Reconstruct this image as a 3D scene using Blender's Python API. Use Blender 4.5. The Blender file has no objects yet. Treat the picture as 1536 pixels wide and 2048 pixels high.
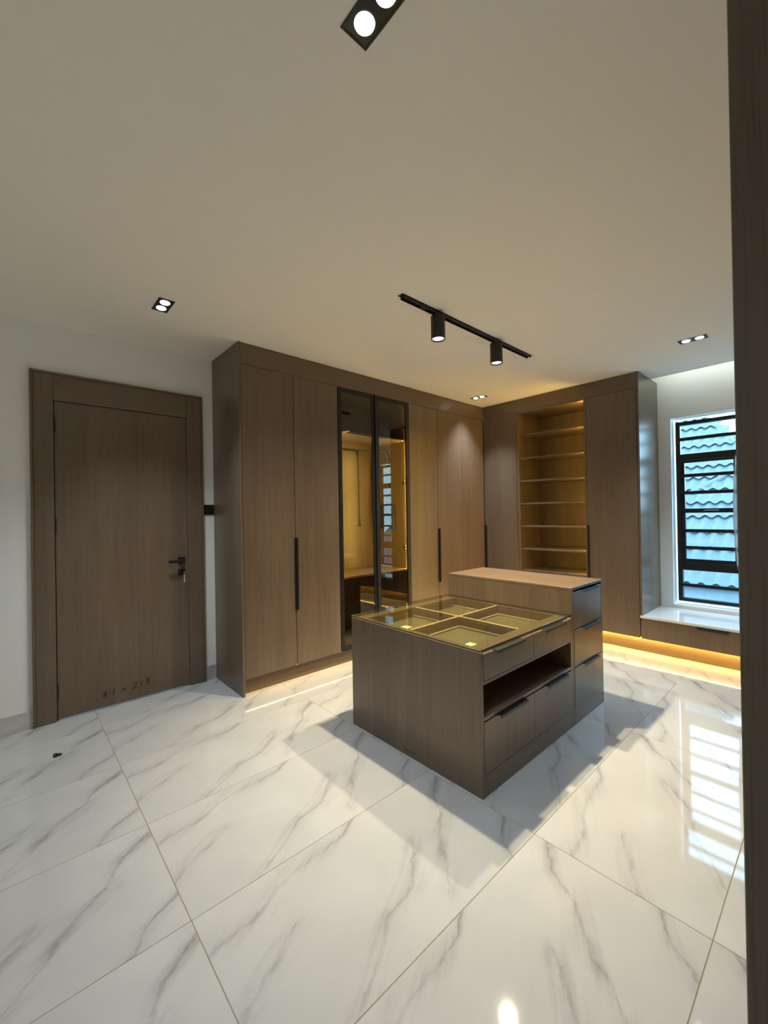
import bpy, bmesh, math, random
from mathutils import Matrix, Vector
random.seed(4)
scene = bpy.context.scene
COL = scene.collection

# ------------------------------------------------------------------ camera
YAW, PITCH, ROLL, HC, FPX = 0.735, 0.0043, -0.0168, 1.3734, 832.52
fw = Vector((math.sin(YAW)*math.cos(PITCH), math.cos(YAW)*math.cos(PITCH), math.sin(PITCH)))
r0 = Vector((math.cos(YAW), -math.sin(YAW), 0)); u0 = r0.cross(fw)
rt = math.cos(ROLL)*r0 + math.sin(ROLL)*u0
up = -math.sin(ROLL)*r0 + math.cos(ROLL)*u0
cd = bpy.data.cameras.new('camera'); cam = bpy.data.objects.new('camera', cd); COL.objects.link(cam)
cd.sensor_fit = 'HORIZONTAL'; cd.sensor_width = 36; cd.lens = 36*FPX/1536
cd.clip_start = 0.02; cd.clip_end = 200
cam.matrix_world = Matrix((( rt.x, up.x, -fw.x, 0), (rt.y, up.y, -fw.y, 0), (rt.z, up.z, -fw.z, HC), (0, 0, 0, 1)))
scene.camera = cam

# ------------------------------------------------------------------ sky, exposure
SKY = 1.68
EXPOSURE = 2.58
P_BEAM, P_SPILL, P_DOWN = 23.0, 18.0, 8.5
E_LED_SEAT, E_LED_WARD, E_LED_CAB, E_LED_SHELF, E_COVE = 22.0, 6.0, 48.0, 42.0, 1.6
world = bpy.data.worlds.new('sky'); scene.world = world; world.use_nodes = True
wn = world.node_tree.nodes; wn['Background'].inputs[0].default_value = (0.46, 0.76, 1.0, 1)
wn['Background'].inputs[1].default_value = SKY
vs = scene.view_settings
vs.view_transform = 'Standard'; vs.look = 'None'; vs.gamma = 1; vs.use_curve_mapping = False; vs.exposure = EXPOSURE
cy = scene.cycles
cy.max_bounces = 12; cy.diffuse_bounces = 10; cy.glossy_bounces = 6; cy.transparent_max_bounces = 24
cy.sample_clamp_indirect = 20.0; cy.blur_glossy = 0.4; cy.caustics_reflective = True; cy.use_denoising = True
WARM = (1.0, 0.84, 0.56); COOL = (0.79, 0.91, 1.0); AMBER = (1.0, 0.60, 0.11)

# ------------------------------------------------------------------ dimensions (metres)
D, W, S, H = 3.614, 3.069, 4.502, 2.704      # door wall, wardrobe fronts, shelf fronts, ceiling
XW = 5.102                                    # window wall face
XL, YB, YO = -1.25, -0.48, 0.12               # left wall, wall behind, front of the opposite run
XE = 0.90                                     # end panel beside the camera
SY = 1.31                                     # left end of window seat

# ------------------------------------------------------------------ helpers
def link(o):
    COL.objects.link(o); return o
def tag(o, label, cat, group=None):
    o['label'] = label; o['category'] = cat
    if group: o['group'] = group
    return o
def thing(name, label, cat, loc=(0, 0, 0), group=None):
    o = bpy.data.objects.new(name, None); o.empty_display_size = .05; o.location = loc
    link(o); return tag(o, label, cat, group)
def wloc(p):
    v = Vector((0, 0, 0))
    while p is not None:
        v += p.location; p = p.parent
    return v
def add_box(bm, b, bevel=0.0):
    x0, x1, y0, y1, z0, z1 = b
    vs_ = [bm.verts.new((x, y, z)) for x in (x0, x1) for y in (y0, y1) for z in (z0, z1)]
    fs = [(0, 1, 3, 2), (4, 6, 7, 5), (0, 4, 5, 1), (2, 3, 7, 6), (0, 2, 6, 4), (1, 5, 7, 3)]
    faces = [bm.faces.new([vs_[i] for i in f]) for f in fs]
    if bevel:
        es = list({e for f in faces for e in f.edges})
        bmesh.ops.bevel(bm, geom=es, offset=bevel, segments=1, affect='EDGES')
def finish(name, bm, mat, parent=None, smooth=False, origin=None):
    off = wloc(parent) if parent is not None else Vector(origin or (0, 0, 0))
    bmesh.ops.recalc_face_normals(bm, faces=bm.faces[:])
    for v in bm.verts: v.co -= off
    me = bpy.data.meshes.new(name); bm.to_mesh(me); bm.free()
    if smooth:
        for p in me.polygons: p.use_smooth = True
    o = bpy.data.objects.new(name, me); link(o)
    if parent is not None: o.parent = parent
    else: o.location = off
    me.materials.append(mat)
    return o
def boxes(name, mat, parent, *bs, bevel=0.0012, origin=None):
    bm = bmesh.new()
    for b in bs: add_box(bm, b, bevel)
    return finish(name, bm, mat, parent, origin=origin)
def add_cyl(bm, c, r, h, axis='Z', seg=24, r2=None):
    m = Matrix.Translation(Vector(c))
    if axis == 'X': m = m @ Matrix.Rotation(math.pi/2, 4, 'Y')
    if axis == 'Y': m = m @ Matrix.Rotation(math.pi/2, 4, 'X')
    bmesh.ops.create_cone(bm, cap_ends=True, segments=seg, radius1=r, radius2=r if r2 is None else r2, depth=h, matrix=m)
def add_tube(bm, pts, r, seg=8):
    pts = [Vector(p) for p in pts]; rings = []
    n0 = None
    for i, p in enumerate(pts):
        t = (pts[min(i+1, len(pts)-1)] - pts[max(i-1, 0)]).normalized()
        a = Vector((0, 0, 1)) if abs(t.z) < .9 else Vector((1, 0, 0))
        if n0 is None: n0 = t.cross(a).normalized()
        n0 = (n0 - t*n0.dot(t)).normalized(); b = t.cross(n0)
        rr = r[i] if isinstance(r, (list, tuple)) else r
        rings.append([bm.verts.new(p + rr*(math.cos(2*math.pi*k/seg)*n0 + math.sin(2*math.pi*k/seg)*b)) for k in range(seg)])
    for A, B in zip(rings, rings[1:]):
        for k in range(seg): bm.faces.new((A[k], A[(k+1) % seg], B[(k+1) % seg], B[k]))
    bm.faces.new(rings[0]); bm.faces.new(rings[-1])
def structure(o):
    o['kind'] = 'structure'; return o
def copy_tree(o, parent=None, loc=None):
    c = o.copy(); link(c)
    if parent is not None: c.parent = parent
    if loc is not None: c.location = loc
    for ch in list(o.children): copy_tree(ch, c)
    return c

# ------------------------------------------------------------------ materials
class NT:
    def __init__(s, name):
        s.m = bpy.data.materials.new(name); s.m.use_nodes = True
        s.t = s.m.node_tree; s.n = s.t.nodes; s.b = s.n['Principled BSDF']; s.out = s.n['Material Output']
    def node(s, kind, **kw):
        n = s.n.new(kind)
        for k, v in kw.items(): setattr(n, k, v)
        return n
    def l(s, a, b): s.t.links.new(a, b)
    def setin(s, inp, v):
        if hasattr(v, 'node'): s.l(v, inp)
        else: inp.default_value = v
    def math(s, op, a, b=None, clamp=False):
        n = s.node('ShaderNodeMath', operation=op); n.use_clamp = clamp
        s.setin(n.inputs[0], a)
        if b is not None: s.setin(n.inputs[1], b)
        return n.outputs[0]
    def vmath(s, op, a, b=None, scale=None):
        n = s.node('ShaderNodeVectorMath', operation=op)
        s.setin(n.inputs[0], a)
        if b is not None: s.setin(n.inputs[1], b)
        if scale is not None: s.setin(n.inputs['Scale'], scale)
        return n.outputs['Value'] if op in ('LENGTH', 'DOT_PRODUCT', 'DISTANCE') else n.outputs[0]
    def noise(s, vec, scale, detail=3, rough=.5, dist=0):
        n = s.node('ShaderNodeTexNoise'); s.l(vec, n.inputs['Vector'])
        n.inputs['Scale'].default_value = scale; n.inputs['Detail'].default_value = detail
        n.inputs['Roughness'].default_value = rough; n.inputs['Distortion'].default_value = dist
        return n
    def ramp(s, fac, stops):
        n = s.node('ShaderNodeValToRGB'); s.l(fac, n.inputs[0]); e = n.color_ramp.elements
        while len(e) < len(stops): e.new(.5)
        for i, (p, c) in enumerate(stops): e[i].position = p; e[i].color = (*c, 1) if len(c) == 3 else c
        return n.outputs[0]
    def mix(s, fac, a, b, blend='MIX'):
        n = s.node('ShaderNodeMix', data_type='RGBA', blend_type=blend)
        s.setin(n.inputs[0], fac); s.setin(n.inputs[6], a); s.setin(n.inputs[7], b)
        return n.outputs[2]
    def bump(s, h, strength, dist=.002):
        n = s.node('ShaderNodeBump'); n.inputs['Strength'].default_value = strength; n.inputs['Distance'].default_value = dist
        s.l(h, n.inputs['Height']); s.l(n.outputs[0], s.b.inputs['Normal'])

def plain(name, col, rough=.5, metal=0, bump=0, spec=.5):
    k = NT(name); tc = k.node('ShaderNodeTexCoord')
    n = k.noise(tc.outputs['Object'], 9, 3)
    c = k.mix(n.outputs[0], (*[x*.99 for x in col], 1), (*[min(1, x*1.01) for x in col], 1))
    k.l(c, k.b.inputs['Base Color']); k.b.inputs['Roughness'].default_value = rough
    k.b.inputs['Metallic'].default_value = metal; k.b.inputs['Specular IOR Level'].default_value = spec
    if bump: k.bump(k.noise(tc.outputs['Object'], 120, 3).outputs[0], bump, .001)
    return k.m

def wood(name, axis, dark, mid, light, rough=.3, gs=1.0):
    k = NT(name); tc = k.node('ShaderNodeTexCoord'); oi = k.node('ShaderNodeObjectInfo')
    rv = k.vmath('SCALE', (13.7, 7.9, 5.3), scale=oi.outputs['Random'])
    p = k.vmath('ADD', tc.outputs['Object'], rv)
    def sc(a, b):
        v = [a*gs, a*gs, a*gs]; v['XYZ'.index(axis)] = b*gs
        return k.vmath('MULTIPLY', p, tuple(v))
    fig = k.noise(sc(5.0, .42), 1, 2, .5, .9).outputs[0]
    grain = k.noise(sc(42, 1.3), 1, 4, .6, .25).outputs[0]
    pore = k.noise(sc(210, 5.0), 1, 2, .6).outputs[0]
    v = k.math('ADD', k.math('MULTIPLY', fig, .55), k.math('MULTIPLY', grain, .45))
    c = k.ramp(v, [(.30, dark), (.50, mid), (.70, light)])
    pk = k.math('MULTIPLY', k.math('SUBTRACT', pore, .54, clamp=True), 2.4)
    c = k.mix(pk, c, (*[x*.45 for x in dark], 1))
    k.l(c, k.b.inputs['Base Color'])
    k.l(k.math('ADD', k.math('MULTIPLY', grain, .10), rough-.05), k.b.inputs['Roughness'])
    k.bump(pore, .10, .0008)
    return k.m
WD, WM, WL = (.138, .097, .065), (.170, .121, .082), (.200, .145, .100)
M = {}
for ax in 'XYZ': M['wood'+ax] = wood('walnut_laminate_'+ax.lower(), ax, WD, WM, WL)
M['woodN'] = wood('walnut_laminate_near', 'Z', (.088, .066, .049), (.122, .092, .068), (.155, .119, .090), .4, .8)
M['wall'] = plain('white_wall_paint', (.88, .895, .90), .75, bump=.05)
M['ceil'] = plain('white_ceiling_paint', (.93, .90, .83), .8, bump=.03)
M['black'] = plain('matt_black_metal', (.012, .012, .013), .4)
M['blackg'] = plain('black_plastic_gloss', (.010, .010, .012), .18)
M['bronze'] = plain('dark_anodised_frame', (.022, .022, .022), .33, .4)
M['grey'] = plain('dark_grey_plastic', (.035, .036, .040), .38)
M['steel'] = plain('brushed_steel', (.55, .55, .55), .3, 1)
M['keyplastic'] = plain('pale_key_tag', (.60, .54, .48), .5)
M['grout'] = plain('tan_grout', (.30, .24, .15), .9)
M['card'] = plain('pale_card', (.92, .90, .62), .6)
M['tray'] = plain('olive_tray_lining', (.17, .155, .095), .35)
M['edge'] = wood('lit_tan_edge', 'X', (.54, .42, .26), (.62, .48, .30), (.68, .54, .35), .35)  # tan edges: light of the spots on brown laminate put into the colour
M['gedge'] = plain('green_glass_edge', (.045, .075, .060), .15)
M['ink'] = plain('black_marker_ink', (.02, .015, .012), .6)
M['scrap'] = plain('dark_scrap', (.016, .014, .016), .3)
M['film'] = plain('pale_protective_film', (.62, .62, .60), .35)
M['seatstone'] = plain('white_quartz', (.80, .80, .79), .07)
M['render'] = plain('grey_house_render', (.5, .5, .48), .9)
M['concrete'] = plain('wall_outer_plaster', (.55, .55, .53), .9)
def roof_mat():
    k = NT('blue_grey_roof_steel'); tc = k.node('ShaderNodeTexCoord'); oi = k.node('ShaderNodeObjectInfo')
    p = k.vmath('ADD', tc.outputs['Object'], k.vmath('SCALE', (9., 5., 3.), scale=oi.outputs['Random']))
    n = k.noise(p, 60, 4, .7).outputs[0]; n2 = k.noise(p, 7, 2).outputs[0]
    v = k.math('ADD', k.math('MULTIPLY', n, .6), k.math('MULTIPLY', n2, .4))
    k.l(k.ramp(v, [(.3, (.045, .070, .086)), (.7, (.085, .120, .140))]), k.b.inputs['Base Color'])
    k.b.inputs['Roughness'].default_value = .55; return k.m
M['roof'] = roof_mat()

def marble(name, skirting=False):
    k = NT(name); tc = k.node('ShaderNodeTexCoord'); oi = k.node('ShaderNodeObjectInfo')
    p = tc.outputs['Object']
    flat = k.vmath('MULTIPLY', p, (1, 1, 0)) if not skirting else k.vmath('MULTIPLY', k.vmath('ADD', p, (.2, 0, 0)), (1, 0, 4))
    seed = k.vmath('SCALE', (3.1, 1.7, .9), scale=oi.outputs['Random'])
    q = k.vmath('ADD', flat, k.vmath('SCALE', seed, scale=.02))
    def cen(n, amp): return k.vmath('SCALE', k.vmath('SUBTRACT', n.outputs['Color'], (.5, .5, .5)), scale=amp)
    warp = k.vmath('ADD', cen(k.noise(q, 3.2, 2), .13), cen(k.noise(q, 14, 5, .68), .060))
    pw = k.vmath('MULTIPLY', k.vmath('ADD', flat, warp), (1, 1, 0))
    segs = [  # tile print: main veins in tile coordinates
        ((0, .445), (.17, .485), 1), ((.17, .485), (.33, .535), 1.1), ((.33, .535), (.52, .565), 1), ((.52, .565), (.74, .615), .8),
        ((-.02, .185), (.25, .345), .75),
        ((.25, .005), (.46, .125), .9), ((.46, .125), (.63, .195), 1.0), ((.63, .195), (.80, .315), .85),
        ((.72, .09), (.89, .265), .8), ((.89, .265), (1.02, .345), 1.0), ((1.02, .345), (1.08, .445), .9), ((1.08, .445), (1.21, .565), .8),
        ((1.00, .005), (1.11, .105), .8), ((1.11, .105), (1.21, .155), .9)]
    core = halo = None
    for a, b, wgt in segs:
        ba = (b[0]-a[0], b[1]-a[1], 0); l2 = ba[0]**2 + ba[1]**2
        pa = k.vmath('SUBTRACT', pw, (*a, 0))
        h = k.math('ADD', k.vmath('DOT_PRODUCT', pa, (ba[0]/l2, ba[1]/l2, 0)), 0, clamp=True)
        d = k.vmath('LENGTH', k.vmath('SUBTRACT', pa, k.vmath('SCALE', ba, scale=h)))
        d = k.math('DIVIDE', d, wgt)
        core = d if core is None else k.math('MINIMUM', core, d)
    d = core
    # smoky streaks along the vein direction
    ang = math.radians(30)
    rot = k.node('ShaderNodeVectorRotate', rotation_type='Z_AXIS'); k.l(q, rot.inputs['Vector']); rot.inputs['Angle'].default_value = -ang
    st = k.noise(k.vmath('MULTIPLY', rot.outputs[0], (3.0, 26, 1)), 1, 4, .6, .5).outputs[0]
    patch = k.noise(q, 5.5, 2).outputs[0]
    thin = k.math('SUBTRACT', 1, k.math('DIVIDE', d, k.math('ADD', k.math('MULTIPLY', patch, .020), .001)), clamp=True)
    thin = k.math('MULTIPLY', thin, k.math('MULTIPLY', k.math('SUBTRACT', patch, .25, clamp=True), 2.0, clamp=True))
    hal = k.math('SUBTRACT', 1, k.math('DIVIDE', d, .068), clamp=True)
    hal = k.math('MULTIPLY', k.math('POWER', hal, 1.6), k.math('MULTIPLY', k.math('SUBTRACT', st, .36, clamp=True), 2.6, clamp=True))
    wide = k.math('SUBTRACT', 1, k.math('DIVIDE', d, .15), clamp=True)
    wide = k.math('MULTIPLY', wide, k.math('MULTIPLY', k.math('SUBTRACT', st, .52, clamp=True), 1.6, clamp=True))
    v = k.math('ADD', k.math('MULTIPLY', thin, .36), k.math('ADD', k.math('MULTIPLY', hal, .60), k.math('MULTIPLY', wide, .36)), clamp=True)
    cloud = k.noise(q, 2.2, 3).outputs[0]
    base = k.ramp(cloud, [(.35, (.49, .495, .50)), (.65, (.54, .545, .55))]) if not skirting else k.ramp(cloud, [(.35, (.50, .50, .49)), (.65, (.62, .62, .60))])
    c = k.mix(v, base, (.19, .17, .18, 1))
    k.l(c, k.b.inputs['Base Color']); k.b.inputs['Roughness'].default_value = .045
    return k.m
M['marble'] = marble('white_veined_marble'); M['skirt'] = marble('grey_marble_skirting', True)

def glass(name, tint, refl=.045, rough=0.0):
    k = NT(name); k.n.remove(k.b)
    lw = k.node('ShaderNodeLayerWeight'); tc = k.node('ShaderNodeTexCoord')
    f5 = k.math('POWER', lw.outputs['Facing'], 5)
    # layer weight facing is 0 head-on and 1 at grazing
    fac = k.math('ADD', k.math('MULTIPLY', f5, 1-refl), refl)
    tr = k.node('ShaderNodeBsdfTransparent'); gl = k.node('ShaderNodeBsdfGlossy')
    sm = k.noise(tc.outputs['Object'], 3, 2).outputs[0]
    k.l(k.mix(sm, (*[x*.99 for x in tint], 1), (*tint, 1)), tr.inputs[0])
    gl.inputs['Roughness'].default_value = rough; gl.inputs[0].default_value = (1, 1, 1, 1)
    mx = k.node('ShaderNodeMixShader'); k.l(fac, mx.inputs[0]); k.l(tr.outputs[0], mx.inputs[1]); k.l(gl.outputs[0], mx.inputs[2])
    k.l(mx.outputs[0], k.out.inputs[0]); return k.m
M['glassW'] = glass('window_glass', (.93, .985, 1.0))
M['glassT'] = glass('green_table_glass', (.96, .97, .88), .05, .02)
M['glassB'] = glass('bronze_door_glass', (.76, .72, .54), .04)
def glow(name, col, strength):
    k = NT(name); k.n.remove(k.b); e = k.node('ShaderNodeEmission')
    tc = k.node('ShaderNodeTexCoord'); n = k.noise(tc.outputs['Object'], 4, 1).outputs[0]
    k.l(k.mix(n, (*col, 1), (*[c*.98 for c in col], 1)), e.inputs[0]); e.inputs[1].default_value = strength
    k.l(e.outputs[0], k.out.inputs[0]); return k.m
M['lampC'] = glow('cool_lamp_lens', (.93, .97, 1.0), 1.2)
M['lampW'] = glow('warm_lamp_lens', (1.0, .84, .58), 1.4)
M['ledS'] = glow('amber_led_seat', AMBER, E_LED_SEAT)
M['ledP'] = glow('amber_led_plinth', (1.0, .62, .16), E_LED_WARD)
M['ledC'] = glow('amber_led_cabinet', (1.0, .74, .27), E_LED_CAB)
M['ledH'] = glow('amber_led_shelf', AMBER, E_LED_SHELF)
M['ledV'] = glow('pale_led_cove', (.86, 1.0, .94), E_COVE)

def lamp(name, loc, energy, col, size_deg, blend, radius, parent=None, target=None):
    ld = bpy.data.lights.new(name, 'SPOT'); ld.energy = energy; ld.color = col
    ld.spot_size = math.radians(size_deg); ld.spot_blend = blend; ld.shadow_soft_size = radius
    o = bpy.data.objects.new(name, ld); link(o)
    if parent is not None: o.parent = parent
    o.location = loc
    return o

# ------------------------------------------------------------------ room shell
fl = structure(boxes('floor', M['grout'], None, (XL-.1, 5.35, YB-.1, D+.9, -.12, -.0012), bevel=0))
for i in range(-2, 4):
    for j in range(-2, 6):
        x0, y0 = .45+1.2*i, .905+.605*(j-1)
        a0, a1 = max(x0, XL)+.0013, min(x0+1.2, XW)-.0013
        b0, b1 = max(y0, YB)+.0013, min(y0+.605, D)-.0013
        if y0 <= D < y0+.605: b1 = min(y0+.605, D+.14)-.0013
        if a1-a0 < .03 or b1-b0 < .03: continue
        bm = bmesh.new(); add_box(bm, (a0-x0, a1-x0, b0-y0, b1-y0, -.010, 0), .0008)
        t = finish('tile', bm, M['marble'], fl); t.location = (x0, y0, 0)
# meshes above are in tile coordinates; the floor sits at the origin
ce = structure(boxes('ceiling', M['ceil'], None, (XL-.1, 4.89, YB-.1, D+.1, H, H+.05), (4.87, 5.3, YB-.1, D+.1, H+.16, H+.21), (4.86, 4.885, YB-.1, D+.1, H+.05, H+.16), bevel=0))
structure(boxes('wall_back', M['wall'], None, (XL-.1, .235, D, D+.15, -.1, H+.02), (1.094, XW, D, D+.15, -.1, H+.02), (.235, 1.094, D, D+.15, 2.187, H+.02), bevel=0))
structure(boxes('hall_light_block', M['wall'], None, (XL-.1, 2.2, D+.9, D+1.0, -.1, H), (2.1, 2.2, D+.15, D+.9, -.1, H), (XL-.1, 2.2, D+.15, D+1.0, H, H+.05), bevel=0))  # unseen hall shell, added to keep sky light from leaking round the door
structure(boxes('wall_left', M['wall'], None, (XL-.1, XL, YB, D, -.1, H+.02), bevel=0))
structure(boxes('wall_front', M['wall'], None, (XL-.1, XW+.2, YB-.1, YB, -.1, H+.2), bevel=0))
WY0, WY1, WZ0, WZ1 = .235, 1.197, .392, 2.306
structure(boxes('wall_right', M['wall'], None, (XW, XW+.2, YB, WY0, -.1, H+.16), (XW, XW+.2, WY1, D+.15, -.1, H+.16),
      (XW, XW+.2, WY0, WY1, -.1, WZ0), (XW, XW+.2, WY0, WY1, WZ1, H+.16), bevel=0))
structure(boxes('baseboard_left', M['skirt'], None, (XL, .122, D-.012, D-.0002, 0.0002, .116), bevel=.001, origin=(-.6, D, 0)))
structure(boxes('baseboard_right', M['skirt'], None, (1.207, 1.306, D-.012, D-.0002, 0.0002, .122), bevel=.001, origin=(1.2, D, 0)))

# ------------------------------------------------------------------ entrance door
dr = bpy.data.objects.new('door_1', None); dr.location = (.665, D, 0); link(dr); structure(dr)
leaf = boxes('door_leaf', M['woodZ'], dr, (.2405, 1.0890, D-.007, D+.032, .011, 2.181), bevel=.0015)
boxes('door_jamb', M['woodZ'], dr, (.1265, .235, D-.020, D-.0003, 0, 2.3605), bevel=.002)
boxes('door_jamb', M['woodZ'], dr, (1.094, 1.2015, D-.020, D-.0003, 0, 2.3605), bevel=.002)
boxes('door_head', M['woodX'], dr, (.2355, 1.0935, D-.020, D-.0003, 2.187, 2.3605), bevel=.002)
boxes('frame_lining', M['woodZ'], dr, (.2352, .2368, D+.0002, D+.14, 0, 2.186), (1.0925, 1.0938, D+.0002, D+.14, 0, 2.186), (.2352, 1.0938, D+.0335, D+.14, 2.1845, 2.1868), bevel=0)
boxes('door_stop', M['woodZ'], dr, (.2368, .252, D+.0335, D+.06, 0, 2.184), (1.078, 1.0925, D+.0335, D+.06, 0, 2.184), (.252, 1.078, D+.0335, D+.06, 2.168, 2.184), bevel=0)  # stops added behind the leaf to shut light out of its gaps
for b in ((.112, .126, D-.031, D-.0004, 0, 2.374), (1.202, 1.216, D-.031, D-.0004, 0, 2.374), (.126, 1.202, D-.031, D-.0004, 2.361, 2.374)):
    boxes('frame_bead', M['woodX' if b[1]-b[0] > .5 else 'woodZ'], dr, b, bevel=.002)
for z in (2.02, 1.33, .19):
    bm = bmesh.new(); add_cyl(bm, (.2372, D-.014, z), .0065, .10, seg=10); add_box(bm, (.2372, .2465, D-.0125, D-.0065, z-.05, z+.05))
    finish('hinge', bm, M['black'], dr)
hz = 1.024
bm = bmesh.new(); add_box(bm, (1.012, 1.066, D-.020, D-.0065, hz-.027, hz+.027), .002)
add_cyl(bm, (1.040, D-.040, hz), .010, .042, 'Y', 14)
add_box(bm, (.932, 1.050, D-.068, D-.054, hz-.013, hz+.013), .005)
finish('lever_handle', bm, M['black'], leaf)
kz = .930
bm = bmesh.new(); add_box(bm, (1.012, 1.066, D-.018, D-.0065, kz-.027, kz+.027), .002); add_cyl(bm, (1.046, D-.020, kz), .009, .012, 'Y', 14)
finish('lock_plate', bm, M['black'], leaf)
# marker writing "84 x 218"
strokes = [
 [(.030,.030),(.018,.040),(.006,.032),(.010,.022),(.024,.018),(.030,.006),(.018,-.006),(.006,.004),(.014,.016),(.030,.030)],
 [(.052,.040),(.048,.016),(.074,.018)], [(.074,.040),(.070,.018),(.064,-.006)],
 [(.118,.028),(.150,.008)], [(.146,.034),(.120,.000)],
 [(.184,.036),(.196,.047),(.212,.042),(.212,.028),(.198,.012),(.182,-.002),(.200,.003),(.218,.002)],
 [(.246,.046),(.242,.022),(.240,.002)],
 [(.300,.044),(.286,.053),(.272,.046),(.278,.036),(.294,.028),(.300,.014),(.288,.004),(.274,.012),(.284,.028),(.300,.044)]]
bm = bmesh.new()
for s in strokes:
    pts = [Vector((.492+x*1.03, D-.0073, .082+z*.95+x*.045)) for x, z in s]
    add_tube(bm, pts, .0023, 5)
finish('marker_writing', bm, M['ink'], leaf)
kt = thing('key', 'small steel key hanging in the lock of the brown entrance door', 'key', (1.046, D-.026, kz))
bm = bmesh.new(); add_box(bm, (1.0445, 1.0475, D-.046, D-.0262, kz-.004, kz+.004)); add_cyl(bm, (1.046, D-.054, kz), .011, .0026, 'X', 16)
finish('key_head', bm, M['steel'], kt)
bm = bmesh.new(); add_tube(bm, [(1.046+.011*math.cos(t*.5236)*.15, D-.058+.009*math.sin(t*.5236), kz-.010+.010*math.cos(t*.5236)) for t in range(13)], .0009, 5)
finish('key_ring', bm, M['steel'], kt)
boxes('key_tag', M['keyplastic'], kt, (1.0415, 1.0510, D-.0605, D-.0575, kz-.078, kz-.014), bevel=.001)

sw = thing('light_switch', 'black square light switch on the narrow white wall between door and wardrobe', 'switch', (1.262, D, 1.43))
boxes('switch_plate', M['blackg'], sw, (1.219, 1.3045, D-.009, D-.0003, 1.388, 1.474), bevel=.002)
boxes('rocker', M['blackg'], sw, (1.226, 1.259, D-.0125, D-.0092, 1.396, 1.467), bevel=.0012)
boxes('rocker', M['blackg'], sw, (1.261, 1.2975, D-.0125, D-.0092, 1.396, 1.467), bevel=.0012)

# floor scrap
bm = bmesh.new()
nu, nv = 40, 6; grid = []
for i in range(nu):
    t = 2*math.pi*i/nu
    hx, hy = 16*math.sin(t)**3/17., (13*math.cos(t)-5*math.cos(2*t)-2*math.cos(3*t)-math.cos(4*t)+2.5)/17.
    row = []
    for j in range(1, nv+1):
        q = j/nv
        row.append(bm.verts.new((.026*hx*q, .026*hy*q, .003+.015*(1-q**2)*(1-.5*math.exp(-(hx*q*5)**2)) + .006*abs(hx)*q)))
    grid.append(row)
ctr = bm.verts.new((0, 0, .0105))
for i in range(nu):
    k = (i+1) % nu
    bm.faces.new((ctr, grid[i][0], grid[k][0]))
    for j in range(nv-1): bm.faces.new((grid[i][j], grid[i][j+1], grid[k][j+1], grid[k][j]))
bmesh.ops.solidify(bm, geom=bm.faces[:], thickness=.0025)
sc = finish('plastic_scrap', bm, M['scrap'], None, True); zmin = min(v.co.z for v in sc.data.vertices)
sc.location = (.196, 3.084, .0003-zmin); sc.rotation_euler.z = -.75
tag(sc, 'small dark curled scrap lying alone on the marble floor before the door', 'scrap')

# ------------------------------------------------------------------ left wardrobe run
ZD0, ZD1 = .130, 2.536
def carcass(t, x0, x1, back=True, yb=D-.003, mat='woodZ', sides=True, top=2.555):
    if sides:
        boxes('side_panel', M[mat], t, (x0, x0+.018, W+.024, yb-.012, ZD0, top))
        boxes('side_panel', M[mat], t, (x1-.018, x1, W+.024, yb-.012, ZD0, top))
    boxes('back_panel', M[mat], t, (x0, x1, yb-.012, yb, ZD0, top), bevel=0)
    boxes('bottom_panel', M['woodX'], t, (x0+.018, x1-.018, W+.024, yb-.012, ZD0+.001, ZD0+.019))
    boxes('top_panel', M['woodX'], t, (x0+.018, x1-.018, W+.024, yb-.012, top-.018, top))
def long_handle(parent, x, z0, z1):
    boxes('handle', M['black'], parent, (x-.012, x+.012, W-.012, W-.0003, z0, z1), (x-.003, x+.012, W-.022, W-.0115, z0, z1), bevel=.0008)
GD = 'tall wardrobe cabinets along the left run'
w1 = thing('wardrobe_cabinet', 'tall brown two-door wardrobe unit with outer side panel, at left end of the run', 'cabinet', (1.77, 3.34, 0), GD)
boxes('end_panel', M['woodZ'], w1, (1.307, 1.325, W-.004, D-.0008, 0.0005, H-.0008), bevel=.0015)
carcass(w1, 1.327, 2.2265)
d = boxes('door', M['woodZ'], w1, (1.3275, 1.7735, W, W+.0215, ZD0, ZD1), bevel=.0015)
d = boxes('door', M['woodZ'], w1, (1.7775, 2.2245, W, W+.0215, ZD0, ZD1), bevel=.0015)
long_handle(d, 1.7775, .592, 1.189)

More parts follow.
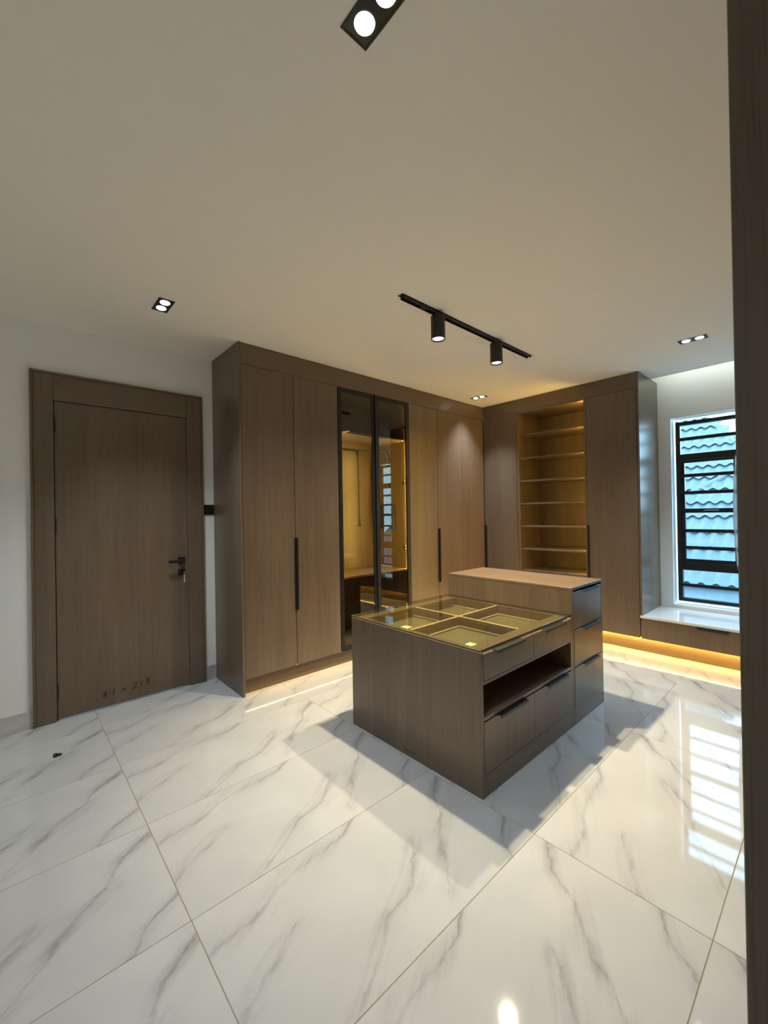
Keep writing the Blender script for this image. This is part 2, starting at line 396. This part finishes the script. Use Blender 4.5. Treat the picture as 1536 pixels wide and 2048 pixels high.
w2 = thing('glass_wardrobe', 'tall wardrobe unit with two smoked glass doors in black frames', 'cabinet', (2.69, 3.34, 0), GD)
carcass(w2, 2.2285, 3.1465)
boxes('shelf', M['woodX'], w2, (2.2467, 3.1283, W+.06, D-.0155, 2.135, 2.153))
boxes('shelf', M['woodX'], w2, (2.2467, 3.1283, W+.035, D-.0155, .772, .792))
w2_doors = []
for i, (x0, x1) in enumerate(((2.2310, 2.6800), (2.6845, 3.1450))):
    f = .040
    fr = boxes('glass_door', M['bronze'], w2, (x0, x0+f, W, W+.021, ZD0-.006, ZD1), (x1-f, x1, W, W+.021, ZD0-.006, ZD1),
          (x0+f, x1-f, W, W+.021, ZD1-f, ZD1), (x0+f, x1-f, W, W+.021, ZD0-.006, ZD0-.006+f), bevel=.001)
    w2_doors.append(fr)
    boxes('glass_pane', M['glassB'], fr, (x0+f-.006, x1-f+.006, W+.006, W+.0105, ZD0+f-.012, ZD1-f+.006), bevel=0)
    if i == 0: boxes('handle', M['black'], fr, (x1-.012, x1+.003, W-.014, W-.0005, ZD0-.006, ZD1), bevel=.001)
    for z in (2.30, 1.70, 1.02, .40):
        hx = (2.2470, 2.285) if i == 0 else (3.090, 3.128)
        boxes('hinge', M['black'], fr, (hx[0], hx[1], W+.024, W+.046, z-.009, z+.009), (hx[0]+(.0 if i == 0 else .022), hx[0]+(.016 if i == 0 else .038), W+.046, W+.075, z-.022, z+.022), bevel=.001)

for o, px, a in ((w2_doors[0], 2.231, -.0075), (w2_doors[1], 3.145, -.0055)):
    lx, ly = px-w2.location.x, W-w2.location.y
    o.rotation_euler.z = a; o.location = (lx-(lx*math.cos(a)-ly*math.sin(a)), ly-(lx*math.sin(a)+ly*math.cos(a)), 0)
# pull-down clothes rail
pr = thing('clothes_rail', 'dark grey pull-down clothes rail inside the smoked glass wardrobe', 'rail', (2.69, 3.38, 1.2))
for sx, xa, xb in ((1, 3.085, 3.1280), (-1, 2.2470, 2.290)):
    boxes('side_box', M['grey'], pr, (xa, xb, 3.275, 3.50, 1.205, 1.470), bevel=.008)
    xc = 3.100 if sx > 0 else 2.275
    xm = xc - sx*.045
    bm = bmesh.new(); add_tube(bm, [(xc, 3.37, 1.46), (xc, 3.37, 1.98), (xc-sx*.006, 3.37, 2.005), (xc-sx*.022, 3.37, 2.024), (xm, 3.37, 2.030)], [.016, .016, .015, .013, .011], 10)
    finish('arm', bm, M['grey'], pr, True)
bm = bmesh.new(); add_cyl(bm, (2.6875, 3.37, 2.030), .0125, .745, 'X', 14); finish('rod', bm, M['grey'], pr, True)
bm = bmesh.new(); add_tube(bm, [(2.69, 3.372, 2.030), (2.69, 3.368, 1.99), (2.69, 3.362, 1.95), (2.69, 3.355, 1.36), (2.69, 3.354, 1.34), (2.69, 3.353, 1.265), (2.69, 3.353, 1.262), (2.69, 3.353, 1.250)],
     [.024, .014, .008, .008, .012, .013, .024, .024], 12); finish('pull_handle', bm, M['grey'], pr, True)

w3 = thing('wardrobe_cabinet', 'tall brown two-door wardrobe unit right of the smoked glass doors', 'cabinet', (3.60, 3.34, 0), GD)
carcass(w3, 3.1485, 4.0490)
d = boxes('door', M['woodZ'], w3, (3.1495, 3.5975, W, W+.0215, ZD0, ZD1), bevel=.0015)
d = boxes('door', M['woodZ'], w3, (3.6010, 4.0485, W, W+.0215, ZD0, ZD1), bevel=.0015)
long_handle(d, 3.6010, .598, 1.197)
w4 = thing('wardrobe_cabinet', 'single-door wardrobe unit at the inner corner of the left run', 'cabinet', (4.50, 3.34, 0), GD)
carcass(w4, 4.0510, XW-.004)
boxes('door', M['woodZ'], w4, (4.0515, 4.4995, W, W+.0215, ZD0, ZD1), bevel=.0015)

def board(name, label, cat, mat, *bs, origin):
    return tag(boxes(name, mat, None, *bs, bevel=.0012, origin=origin), label, cat)
board('fascia_board', 'long brown fascia board between wardrobe doors and ceiling, left run', 'fascia', M['woodX'], (1.3255, S+.0005, W, W+.018, ZD1+.003, H-.0008), origin=(2.9, W, 2.6))
board('plinth_board', 'brown recessed plinth board under the wardrobe doors, left run', 'plinth', M['woodX'], (1.3255, S+.075, W+.055, W+.073, .0005, ZD0-.003), origin=(2.9, W+.06, 0))
o = boxes('led_strip', M['ledP'], None, (1.335, S+.04, W+.0230, W+.0285, ZD0-.0070, ZD0-.0040), bevel=0, origin=(2.9, W, .12))
tag(o, 'thin warm light strip under the left wardrobe doors', 'light strip')
bm = bmesh.new(); add_box(bm, (1.328, S+.045, W+.0226, W+.0360, ZD0-.0038, ZD0-.0004)); add_box(bm, (1.328, S+.045, W+.0310, W+.0360, ZD0-.018, ZD0-.0038))
finish('profile', bm, M['bronze'], o)
for nm, xs, aim in (('left', 2.2480, 1), ('right', 3.1270, -1)):
    o = boxes('led_strip', M['ledC'], None, (min(xs, xs+aim*.003), max(xs, xs+aim*.003), W+.0265, W+.0345, .80, 2.13), bevel=0, origin=(xs, W+.03, .8))
    tag(o, 'upright warm light strip behind the %s edge of the smoked glass wardrobe' % nm, 'light strip')

# ------------------------------------------------------------------ right run: corner unit, open shelves, tall unit
RZ0, RZ1 = .140, 2.551
XB = XW-.003
def rcarcass(t, y0, y1):
    boxes('side_panel', M['woodZ'], t, (S+.0245, XB-.012, y0, y0+.018, RZ0, RZ1+.02))
    boxes('side_panel', M['woodZ'], t, (S+.0245, XB-.012, y1-.018, y1, RZ0, RZ1+.02))
    boxes('back_panel', M['woodZ'], t, (XB-.012, XB, y0, y1, RZ0, RZ1+.02), bevel=0)
    boxes('bottom_panel', M['woodY'], t, (S+.0245, XB-.012, y0+.018, y1-.018, RZ0+.001, RZ0+.019))
    boxes('top_panel', M['woodY'], t, (S+.0245, XB-.012, y0+.018, y1-.018, RZ1+.002, RZ1+.020))
def rhandle(parent, y, z0, z1):
    boxes('handle', M['black'], parent, (S-.012, S-.0003, y-.010, y+.010, z0, z1), (S-.020, S-.0115, y-.010, y+.002, z0, z1), bevel=.0008)
GR = 'tall cabinets along the window-side run'
r1 = thing('wardrobe_cabinet', 'single-door tall unit in the corner, left of the open shelves', 'cabinet', (4.8, 2.83, 0), GR)
rcarcass(r1, 2.606, 3.064)
d = boxes('door', M['woodZ'], r1, (S, S+.0215, 2.608, 3.0670, RZ0, RZ1), bevel=.0015); rhandle(d, 3.050, .66, 1.21)
r2 = thing('open_shelf_cabinet', 'tall open shelf unit lit amber from within, behind the island', 'shelf', (4.8, 2.2, 0), GR)
boxes('side_panel', M['woodZ'], r2, (S+.004, XB-.10, 2.587, 2.605, RZ0, RZ1-.001))
boxes('side_panel', M['woodZ'], r2, (S+.030, XB-.10, 1.806, 1.824, RZ0, RZ1-.001))
boxes('front_lip', M['woodZ'], r2, (S+.004, S+.0298, 1.806, 1.829, RZ0, RZ1-.001))
boxes('back_panel', M['woodZ'], r2, (XB-.10, XB-.088, 1.806, 2.605, RZ0, RZ1-.001), bevel=0)
boxes('top_panel', M['woodY'], r2, (S+.004, XB-.10, 1.8292, 2.5865, RZ1-.016, RZ1+.0025))
boxes('bottom_panel', M['woodY'], r2, (S+.022, XB-.10, 1.8245, 2.5865, RZ0+.001, RZ0+.019))
for z in (2.284, 2.010, 1.740, 1.474, 1.207, .941, .690, .42):
    boxes('shelf', M['woodY'], r2, (S+.038, XB-.1005, 1.8243, 2.5865, z-.018, z), (S+.030, S+.038, 1.8292, 2.5865, z-.018, z))
o = boxes('led_strip', M['ledH'], None, (S+.0300, S+.0370, 1.8243, 1.8275, .2, 2.53), bevel=0, origin=(S+.03, 1.826, .2))
tag(o, 'upright amber light strip hidden at the right edge of the open shelves', 'light strip')
r3 = thing('wardrobe_cabinet', 'single-door tall unit with broad side panel facing the window seat', 'cabinet', (4.8, 1.56, 0), GR)
rcarcass(r3, 1.330, 1.803)
d = boxes('door', M['woodZ'], r3, (S, S+.0215, 1.333, 1.802, RZ0, RZ1), bevel=.0015); rhandle(d, 1.798, .66, 1.22)
boxes('end_panel', M['woodZ'], r3, (S-.003, XW-.0005, SY, SY+.0185, .3575, H-.0008), bevel=.0015)
board('fascia_board', 'brown fascia board under the ceiling above the open shelves', 'fascia', M['woodY'], (S, S+.018, SY+.0190, W-.0005, RZ1+.003, H-.0008), origin=(S, 2.2, 2.6))
board('plinth_board', 'amber-lit plinth board under the window seat and shelf run', 'plinth', M['woodY'], (S+.060, S+.078, YO+.001, W+.0545, .0005, RZ0-.003), origin=(S+.06, 1.5, 0))
o = boxes('led_strip', M['ledS'], None, (S+.0255, S+.0340, YO+.02, 3.04, RZ0-.006, RZ0-.002), bevel=0, origin=(S, 1.5, .13))
tag(o, 'bright amber light strip under the window seat and shelf run', 'light strip')

# window seat
ws = thing('seat_cabinet', 'low brown drawer unit under the white stone window seat', 'cabinet', (4.8, .7, 0))
boxes('carcass', M['woodY'], ws, (S+.024, XB, YO+.002, SY+.016, RZ0, .330), bevel=.001)
d = boxes('drawer_front', M['woodZ'], ws, (S, S+.0215, YO+.004, SY+.0165, RZ0-.004, .331), bevel=.0015)
boxes('handle', M['black'], d, (S-.016, S-.0004, .672, .887, .308, .3315), (S-.016, S+.004, .672, .887, .3312, .3330), bevel=.0008)
o = boxes('seat_slab', M['seatstone'], None, (S-.014, XW-.0008, YO+.001, SY+.0185, .3345, .3570), bevel=.0015, origin=(4.8, .7, .345))
tag(o, 'polished white stone slab forming the window seat', 'window seat')
o = boxes('led_strip', M['ledV'], None, (4.90, 4.93, YO+.03, SY-.02, H+.150, H+.158), bevel=0, origin=(4.91, .7, H+.15))
tag(o, 'pale light strip hidden in the ceiling pocket above the window', 'light strip')

# ------------------------------------------------------------------ opposite run (its end panel stands beside the camera)
ow = thing('wardrobe_cabinet', 'dark brown wardrobe end panel standing close at the right edge', 'cabinet', (2.9, -.18, 0))
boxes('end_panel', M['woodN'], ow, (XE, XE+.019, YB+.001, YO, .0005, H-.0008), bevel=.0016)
boxes('carcass', M['woodZ'], ow, (XE+.020, XW-.002, YB+.002, YO-.024, RZ0, H-.001), bevel=0)
boxes('plinth', M['woodX'], ow, (XE+.020, XW-.002, YB+.1, YO-.075, .0005, RZ0-.001), bevel=0)
nx = 9; wx = (S-.0 - (XE+.022))/nx
for i in range(nx):
    boxes('door', M['woodZ'], ow, (XE+.022+wx*i+.001, XE+.022+wx*(i+1)-.001, YO-.0235, YO-.002, RZ0, ZD1), bevel=.0015)
boxes('fascia', M['woodX'], ow, (XE+.020, XW-.003, YO-.0235, YO-.002, ZD1+.003, H-.001), bevel=0)

# ------------------------------------------------------------------ window
XF = 5.190
wi = bpy.data.objects.new('window_1', None); wi.location = (XF, .71, .4); link(wi); structure(wi)
FY0, FY1, FZ0, FZ1 = .245, 1.176, .420, 2.272
def wbar(name, *bs, mat='bronze'): return boxes(name, M[mat], wi, *bs, bevel=.001)
wbar('frame', (XF, XF+.055, FY1-.040, FY1, FZ0, FZ1), (XF, XF+.055, FY0, FY0+.040, FZ0, FZ1), (XF, XF+.055, FY0+.04, FY1-.04, FZ1-.036, FZ1), (XF, XF+.055, FY0+.04, FY1-.04, FZ0, FZ0+.034))
wbar('mullion', (XF+.002, XF+.053, .632, .668, FZ0+.034, FZ1-.036))
wbar('transom', (XF-.002, XF+.055, FY0+.04, FY1-.04, 1.868, 1.936))
wbar('transom', (XF-.002, XF+.055, FY0+.04, FY1-.04, .742, .818))
for ya, yb in ((.700, FY1-.041), (FY0+.041, .630)):
    s = wbar('sash', (XF+.008, XF+.045, yb-.030, yb, .820, 1.866), (XF+.008, XF+.045, ya, ya+.012, .820, 1.866), (XF+.008, XF+.045, ya+.012, yb-.03, .820, .858), (XF+.008, XF+.045, ya+.012, yb-.03, 1.846, 1.866), (XF+.006, XF+.045, ya+.012, yb-.03, 1.330, 1.374))
    boxes('pane', M['glassW'], s, (XF+.026, XF+.031, ya+.008, yb-.026, .850, 1.850), bevel=0)
    boxes('latch', M['steel'], s, (XF-.002, XF+.0058, (ya+yb)/2-.09, (ya+yb)/2+.03, 1.352, 1.360), bevel=.001)
for ya, yb in ((.668, FY1-.038), (FY0+.038, .632)):
    for z0, z1 in ((1.934, FZ1-.034), (FZ0+.032, .744)):
        wbar('pane', (XF+.030, XF+.035, ya, yb, z0, z1), mat='glassW')
for z in (2.090, 1.713, 1.537, 1.148, .975, .590):
    wbar('security_bar', (XF-.010, XF+.004, FY0+.02, FY1-.036, z-.0165, z+.0165))
# strip of protective film hanging on the frame
bm = bmesh.new(); n = 18; rows = []
for i in range(n+1):
    z = .78+1.12*i/n; b = math.sin(math.pi*i/n); wv = .006*math.sin(i*1.9)
    rows.append([bm.verts.new((XF-.014-.022*b*c, .690+.022*c*b+wv*.4*c+.004, z)) for c in (-.6, -.1, .45, 1.0)])
for a, b in zip(rows, rows[1:]):
    for k in range(3): bm.faces.new((a[k], a[k+1], b[k+1], b[k]))
bmesh.ops.solidify(bm, geom=bm.faces[:], thickness=.0012)
finish('protective_film', bm, M['film'], wi, True)

# ------------------------------------------------------------------ island
IX0, IX1, IXB, IY0, IY1 = 1.668, 3.157, 2.668, 1.175, 2.180
dc = thing('display_island', 'low brown island half with open niche and glass-covered trays', 'island', ((IX0+IXB)/2, 1.68, 0))
ep = boxes('end_panel', M['woodZ'], dc, (IX0, IX0+.018, IY0, IY1, .0005, .698), bevel=.0012)
bm = bmesh.new(); add_tube(bm, [(IX0-.0006, 1.716, .045), (IX0-.0006, 1.702, .036), (IX0-.0006, 1.685, .030), (IX0-.0006, 1.660, .029), (IX0-.0006, 1.635, .033), (IX0-.0006, 1.614, .041)], .0011, 5)
finish('pencil_mark', bm, M['ink'], ep)
boxes('inner_panel', M['woodZ'], dc, (IXB-.030, IXB-.001, IY0+.001, IY1-.001, .0005, .688), bevel=.001)
YC = (IY0+IY1)/2
boxes('plinth', M['woodX'], dc, (IX0+.0185, IXB-.0305, IY0+.001, IY0+.019, .0005, .105))
boxes('plinth', M['woodX'], dc, (IX0+.0185, IXB-.0305, IY1-.019, IY1-.001, .0005, .105))
boxes('bottom_panel', M['woodX'], dc, (IX0+.0185, IXB-.0305, IY0+.024, IY1-.024, .0878, .1055))
boxes('niche_floor', M['woodX'], dc, (IX0+.0185, IXB-.0305, IY0+.001, IY1-.001, .3655, .3835))
boxes('niche_back', M['woodZ'], dc, (IX0+.0185, IXB-.0305, YC-.009, YC+.009, .3840, .5385), bevel=0)
boxes('niche_top', M['woodX'], dc, (IX0+.0185, IXB-.0305, IY0+.001, IY1-.001, .5390, .5560))
def pull(parent, x0, x1, y, z, sgn):
    # folded edge pull: plate over the drawer edge with a lip standing off the front
    a, b = (y-.020, y+.014) if sgn < 0 else (y-.014, y+.020)
    c, e = (y-.021, y-.0185) if sgn < 0 else (y+.0185, y+.021)
    boxes('handle', M['black'], parent, (x0, x1, a, b, z, z+.0022), (x0, x1, c, e, z-.014, z+.0022), bevel=.0005)
XM = 2.168
for sgn, yf in ((-1, IY0), (1, IY1)):
    ya, yb = (yf-.001, yf+.018) if sgn < 0 else (yf-.018, yf+.001)
    for (x0, x1, h0, h1) in ((IX0+.021, XM-.0015, 1.785, 2.050), (XM+.0015, IXB-.0325, 2.280, 2.545)):
        u = boxes('drawer_front', M['woodZ'], dc, (x0, x1, ya, yb, .5585, .6880), bevel=.0012); pull(u, h0, h1, yf, .6885, sgn)
        l = boxes('drawer_front', M['woodZ'], dc, (x0, x1, ya, yb, .1090, .3590), bevel=.0012); pull(l, h0+.02, h1+.02, yf, .3595, sgn)
        yi = (yf+.0190, YC-.012) if sgn < 0 else (YC+.012, yf-.0190)
        boxes('drawer_box', M['woodX'], dc, (x0+.02, x1-.02, yi[0], yi[1], .118, .335), bevel=.001)
# tray deck under the glass: ring, cross dividers, ledges, lined floors
ZT = .6985
boxes('tray_frame', M['woodX'], dc, (IX0+.0185, IXB-.0305, IY0+.0205, 1.272, .676, ZT), bevel=.0008)
boxes('tray_frame', M['woodX'], dc, (IX0+.0185, IXB-.0305, 2.084, IY1-.0205, .676, ZT), bevel=.0008)
boxes('tray_frame', M['woodY'], dc, (IX0+.0185, IX0+.060, 1.2725, 2.0835, .676, ZT), bevel=.0008)
boxes('tray_frame', M['woodY'], dc, (IXB-.048, IXB-.0305, 1.2725, 2.0835, .676, ZT), bevel=.0008)
for b_ in ((IX0+.061, IXB-.049, YC+.012, YC+.030), (XM-.001, XM+.017, 1.273, YC+.0115), (XM-.001, XM+.017, YC+.0305, 2.083)):
    dv = boxes('divider', M['woodX' if b_[1]-b_[0] > .5 else 'woodY'], dc, (*b_, .632, ZT-.0042), bevel=0)
    boxes('lit_edge_cap', M['edge'], dv, (*b_, ZT-.004, ZT), bevel=.0008)  # divider top painted lighter than its sides, as if lit from above
for x0, x1 in ((IX0+.0615, XM-.0015), (XM+.0175, IXB-.0495)):
    for y0, y1 in ((1.215, YC+.0115), (YC+.0305, 2.140)):
        boxes('tray_floor', M['tray'], dc, (x0-.03 if x0 < 2 else x0, x1, y0, y1, .620, .630), bevel=0)
        boxes('tray_ledge', M['edge'], dc, (x0, x1-.0145, y1-.014, y1-.0002, .6302, .642), (x1-.014, x1-.0002, y0, y1-.0002, .6302, .642), bevel=.0006)
boxes('tray_wall', M['woodX'], dc, (IX0+.0615, IXB-.0495, 2.0845, 2.0995, .632, .6755), bevel=0)
boxes('tray_wall', M['woodY'], dc, (IXB-.0485, IXB-.0315, 1.2, 2.08, .5565, .6755), bevel=0)
gt = boxes('display_glass', M['glassT'], None, (IX0+.002, IXB-.0012, IY0+.008, IY1+.010, ZT+.0012, ZT+.0102), bevel=.0008, origin=(2.17, 1.68, .7))
gt.data.materials.append(M['gedge'])
for p in gt.data.polygons:
    if abs(p.normal.z) < .5: p.material_index = 1
tag(gt, 'clear green-edged glass sheet lying over the island trays', 'glass sheet')
for i, (cx, cyy, lab) in enumerate(((1.925, 1.930, 'pale yellow card under the island glass, in the tray nearer the wardrobe'), (1.925, 1.414, 'pale yellow card under the island glass, at the near corner tray'))):
    c = boxes('card', M['card'], None, (-.026, .026, -.030, .030, 0, .0015), bevel=0); c.location = (cx, cyy, .6306)
    c.rotation_euler.z = .08; tag(c, lab, 'card', 'cards in the island trays')

ch = thing('drawer_island', 'taller brown island half with three drawers and a flat wooden top', 'island', ((IXB+IX1)/2, 1.68, 0))
boxes('side_panel', M['woodZ'], ch, (IXB, IXB+.018, IY0+.0005, IY1-.0005, .0005, .8615), bevel=.0012)
boxes('side_panel', M['woodZ'], ch, (IX1-.018, IX1, IY0+.0005, IY1-.0005, .0005, .8615), bevel=.0012)
boxes('top_board', M['woodY'], ch, (IXB-.001, IX1+.001, IY0-.001, IY1+.001, .862, .8800), bevel=.0012)
for sgn, yf in ((-1, IY0), (1, IY1)):
    a, b = (yf+.001, yf+.019) if sgn < 0 else (yf-.019, yf-.001)
    boxes('plinth', M['woodX'], ch, (IXB+.0185, IX1-.0185, a, b, .0005, .110))
    ya, yb = (yf-.001, yf+.018) if sgn < 0 else (yf-.018, yf+.001)
    for z0, z1, ex in ((.1130, .3600, 0), (.3660, .6000, 0), (.6060, .8480, .006)):
        u = boxes('drawer_front', M['woodZ'], ch, (IXB+.0205, IX1-.0205, ya+ex*.5, yb+ex*.5, z0, z1), bevel=.0012)
        pull(u, 2.81, 3.055, yf+ex*.5, z1+.0005, sgn)
        yi = (yf+.023, YC-.012) if sgn < 0 else (YC+.012, yf-.022)
        boxes('drawer_box', M['black'], ch, (IXB+.03, IX1-.03, yi[0], yi[1], z0+.01, z1-.03), bevel=.001)
boxes('centre_panel', M['woodZ'], ch, (IXB+.0185, IX1-.0185, YC-.009, YC+.009, .0005, .8615), bevel=0)

# ------------------------------------------------------------------ track light
tk = thing('track_light', 'black ceiling track light with two cylinder spots above the island', 'track light', (2.555, 1.79, H))
TX0, TX1, TY = 1.800, 3.318, 1.790
boxes('track', M['black'], tk, (TX0, TX1, TY-.017, TY-.012, H-.022, H-.0006), (TX0, TX1, TY+.012, TY+.017, H-.022, H-.0006), (TX0, TX1, TY-.012, TY+.012, H-.008, H-.0006),
      (TX0-.02, TX1+.02, TY-.021, TY+.021, H-.0035, H-.0004), (TX0+.16, TX0+.21, TY-.010, TY+.010, H-.0225, H-.008), bevel=.0004)
for x in (2.128, 2.818):
    boxes('adapter', M['black'], tk, (x-.048, x+.048, TY-.0115, TY+.0115, H-.026, H-.008), bevel=.001)
    bm = bmesh.new(); r, zt, zb = .047, H-.027, H-.182
    prof = [(0, zt), (r-.004, zt), (r, zt-.004), (r, zb), (r-.004, zb), (r-.010, zb+.018), (.022, zb+.040), (0, zb+.040)]
    seg = 28; rings = []
    for rr, z in prof:
        rings.append([bm.verts.new((x+rr*math.cos(2*math.pi*k/seg), TY+rr*math.sin(2*math.pi*k/seg), z)) for k in range(seg)] if rr else [bm.verts.new((x, TY, z))])
    for A, B in zip(rings, rings[1:]):
        for k in range(seg):
            if len(A) == 1: bm.faces.new((A[0], B[k], B[(k+1) % seg]))
            elif len(B) == 1: bm.faces.new((A[k], B[0], A[(k+1) % seg]))
            else: bm.faces.new((A[k], B[k], B[(k+1) % seg], A[(k+1) % seg]))
    s = finish('spot', bm, M['black'], tk, False)
    bm = bmesh.new(); add_cyl(bm, (x, TY, zb+.010), .036, .004, seg=24); finish('lens', bm, M['lampW'], s)
    lamp('track_lamp', (x, TY, zb-.004), P_BEAM, WARM, 82, .55, .016)
    lamp('track_lamp', (x, TY, zb-.006), P_SPILL, WARM, 150, 1.0, .042)

# ------------------------------------------------------------------ twin downlights
def downlight(x, y, label, aim=(0, 0)):
    t = thing('twin_downlight', label, 'downlight', (x, y, H), 'twin downlights in the ceiling')
    a, b = .045, .0925
    boxes('frame', M['black'], t, (x-a, x-a+.006, y-b, y+b, H-.003, H-.0004), (x+a-.006, x+a, y-b, y+b, H-.003, H-.0004), (x-a+.006, x+a-.006, y-b, y-b+.006, H-.003, H-.0004), (x-a+.006, x+a-.006, y+b-.006, y+b, H-.003, H-.0004), bevel=0)
    boxes('plate', M['blackg'], t, (x-a+.006, x+a-.006, y-b+.006, y+b-.006, H-.0018, H-.0005), bevel=0)
    for dy in (-.043, .043):
        bm = bmesh.new(); add_cyl(bm, (x, y+dy, H-.0036), .0270, .0034, seg=28, r2=.0285)
        finish('lens', bm, M['lampC'], t)
        lo = lamp('downlight_lamp', (x, y+dy, H-.012), P_DOWN, COOL, 88, .9, .030)
        lo.rotation_euler = Vector((aim[0], aim[1], -1)).to_track_quat('-Z', 'Y').to_euler()
downlight(.735, 2.845, 'square-looking twin downlight over the floor in front of the entrance door')
downlight(.730, .810, 'large twin downlight cut by the top edge, nearest overhead')
downlight(4.060, 2.820, 'twin downlight in the far corner above the inner wardrobe doors')
downlight(4.005, .780, 'twin downlight in the ceiling near the window')

# ------------------------------------------------------------------ neighbouring roof outside
nb = thing('house_roof', 'blue-grey scalloped steel tile roof of the neighbouring house outside the window', 'roof', (9.6, 2.0, 0))
DX, DZ, PW = .32, .2352, .17
def rz(x): return .710 + (x-8.0)*DZ/DX
sl = math.atan2(DZ, DX); L = math.hypot(DX, DZ)
bm = bmesh.new(); nx_ = 6
n_up = (-math.sin(sl), math.cos(sl))
rws = []
for j, tpos in enumerate((0.0, .004, L+.035)):
    row = []
    for i in range(nx_+1):
        f = i/nx_; arch = (.5-.5*math.cos(2*math.pi*f))
        hgt = .012 + .030*(1-arch) + ((.034, .042, 0)[j])
        run = tpos - .040*arch*(1 if j < 2 else 0)
        row.append(bm.verts.new((run*math.cos(sl)+hgt*n_up[0], (f-.5)*PW, run*math.sin(sl)+hgt*n_up[1])))
    rws.append(row)
for A, B in zip(rws, rws[1:]):
    for i in range(nx_): bm.faces.new((A[i], A[i+1], B[i+1], B[i]))
tile_me = bpy.data.meshes.new('roof_tile'); bmesh.ops.recalc_face_normals(bm, faces=bm.faces[:]); bm.to_mesh(tile_me); bm.free()
tile_me.materials.append(M['roof'])
def hip_y(x): return 1.43 + (x-10.6)*.60
for r in range(-2, 12):
    x = 8.0 + DX*r
    for c in range(0, 20):
        y = .45 + PW*c
        if x > 9.0 and y < hip_y(x) + .02: continue
        o = bpy.data.objects.new('roof_tile', tile_me); link(o); o.parent = nb
        o.location = (x-9.6, y-2.0 , rz(x)+.02)
# base slab below tiles (cut along the hip)
bm = bmesh.new()
def P(x, y, dz=0): return bm.verts.new((x, y, rz(x)+dz))
xt = 8.0+DX*12
poly = [(7.2, -3.0), (xt-6.0 if False else 7.2, 6.5), (xt, 6.5), (xt, hip_y(xt)), (9.0, hip_y(9.0)), (9.0, -3.0)]
top = [P(x, y, 0) for x, y in poly]; bot = [P(x, y, -.12) for x, y in poly]
bm.faces.new(top); bm.faces.new(bot[::-1])
for i in range(len(poly)):
    k = (i+1) % len(poly); bm.faces.new((top[i], bot[i], bot[k], top[k]))
finish('roof_deck', bm, M['roof'], nb)
def cap(name, a, b):
    bm = bmesh.new(); add_tube(bm, [a, b], .055, 10); finish(name, bm, M['roof'], nb, True)
cap('ridge_cap', (9.0, hip_y(9.0), rz(9.0)+.03), (xt, hip_y(xt), rz(xt)+.03))
cap('ridge_cap', (9.02, 2.05, rz(9.02)+.055), (9.62, 1.42, rz(9.62)+.055))
boxes('house_wall', M['render'], nb, (7.7, 13.0, -2.6, 6.2, -4.0, .30), bevel=0)
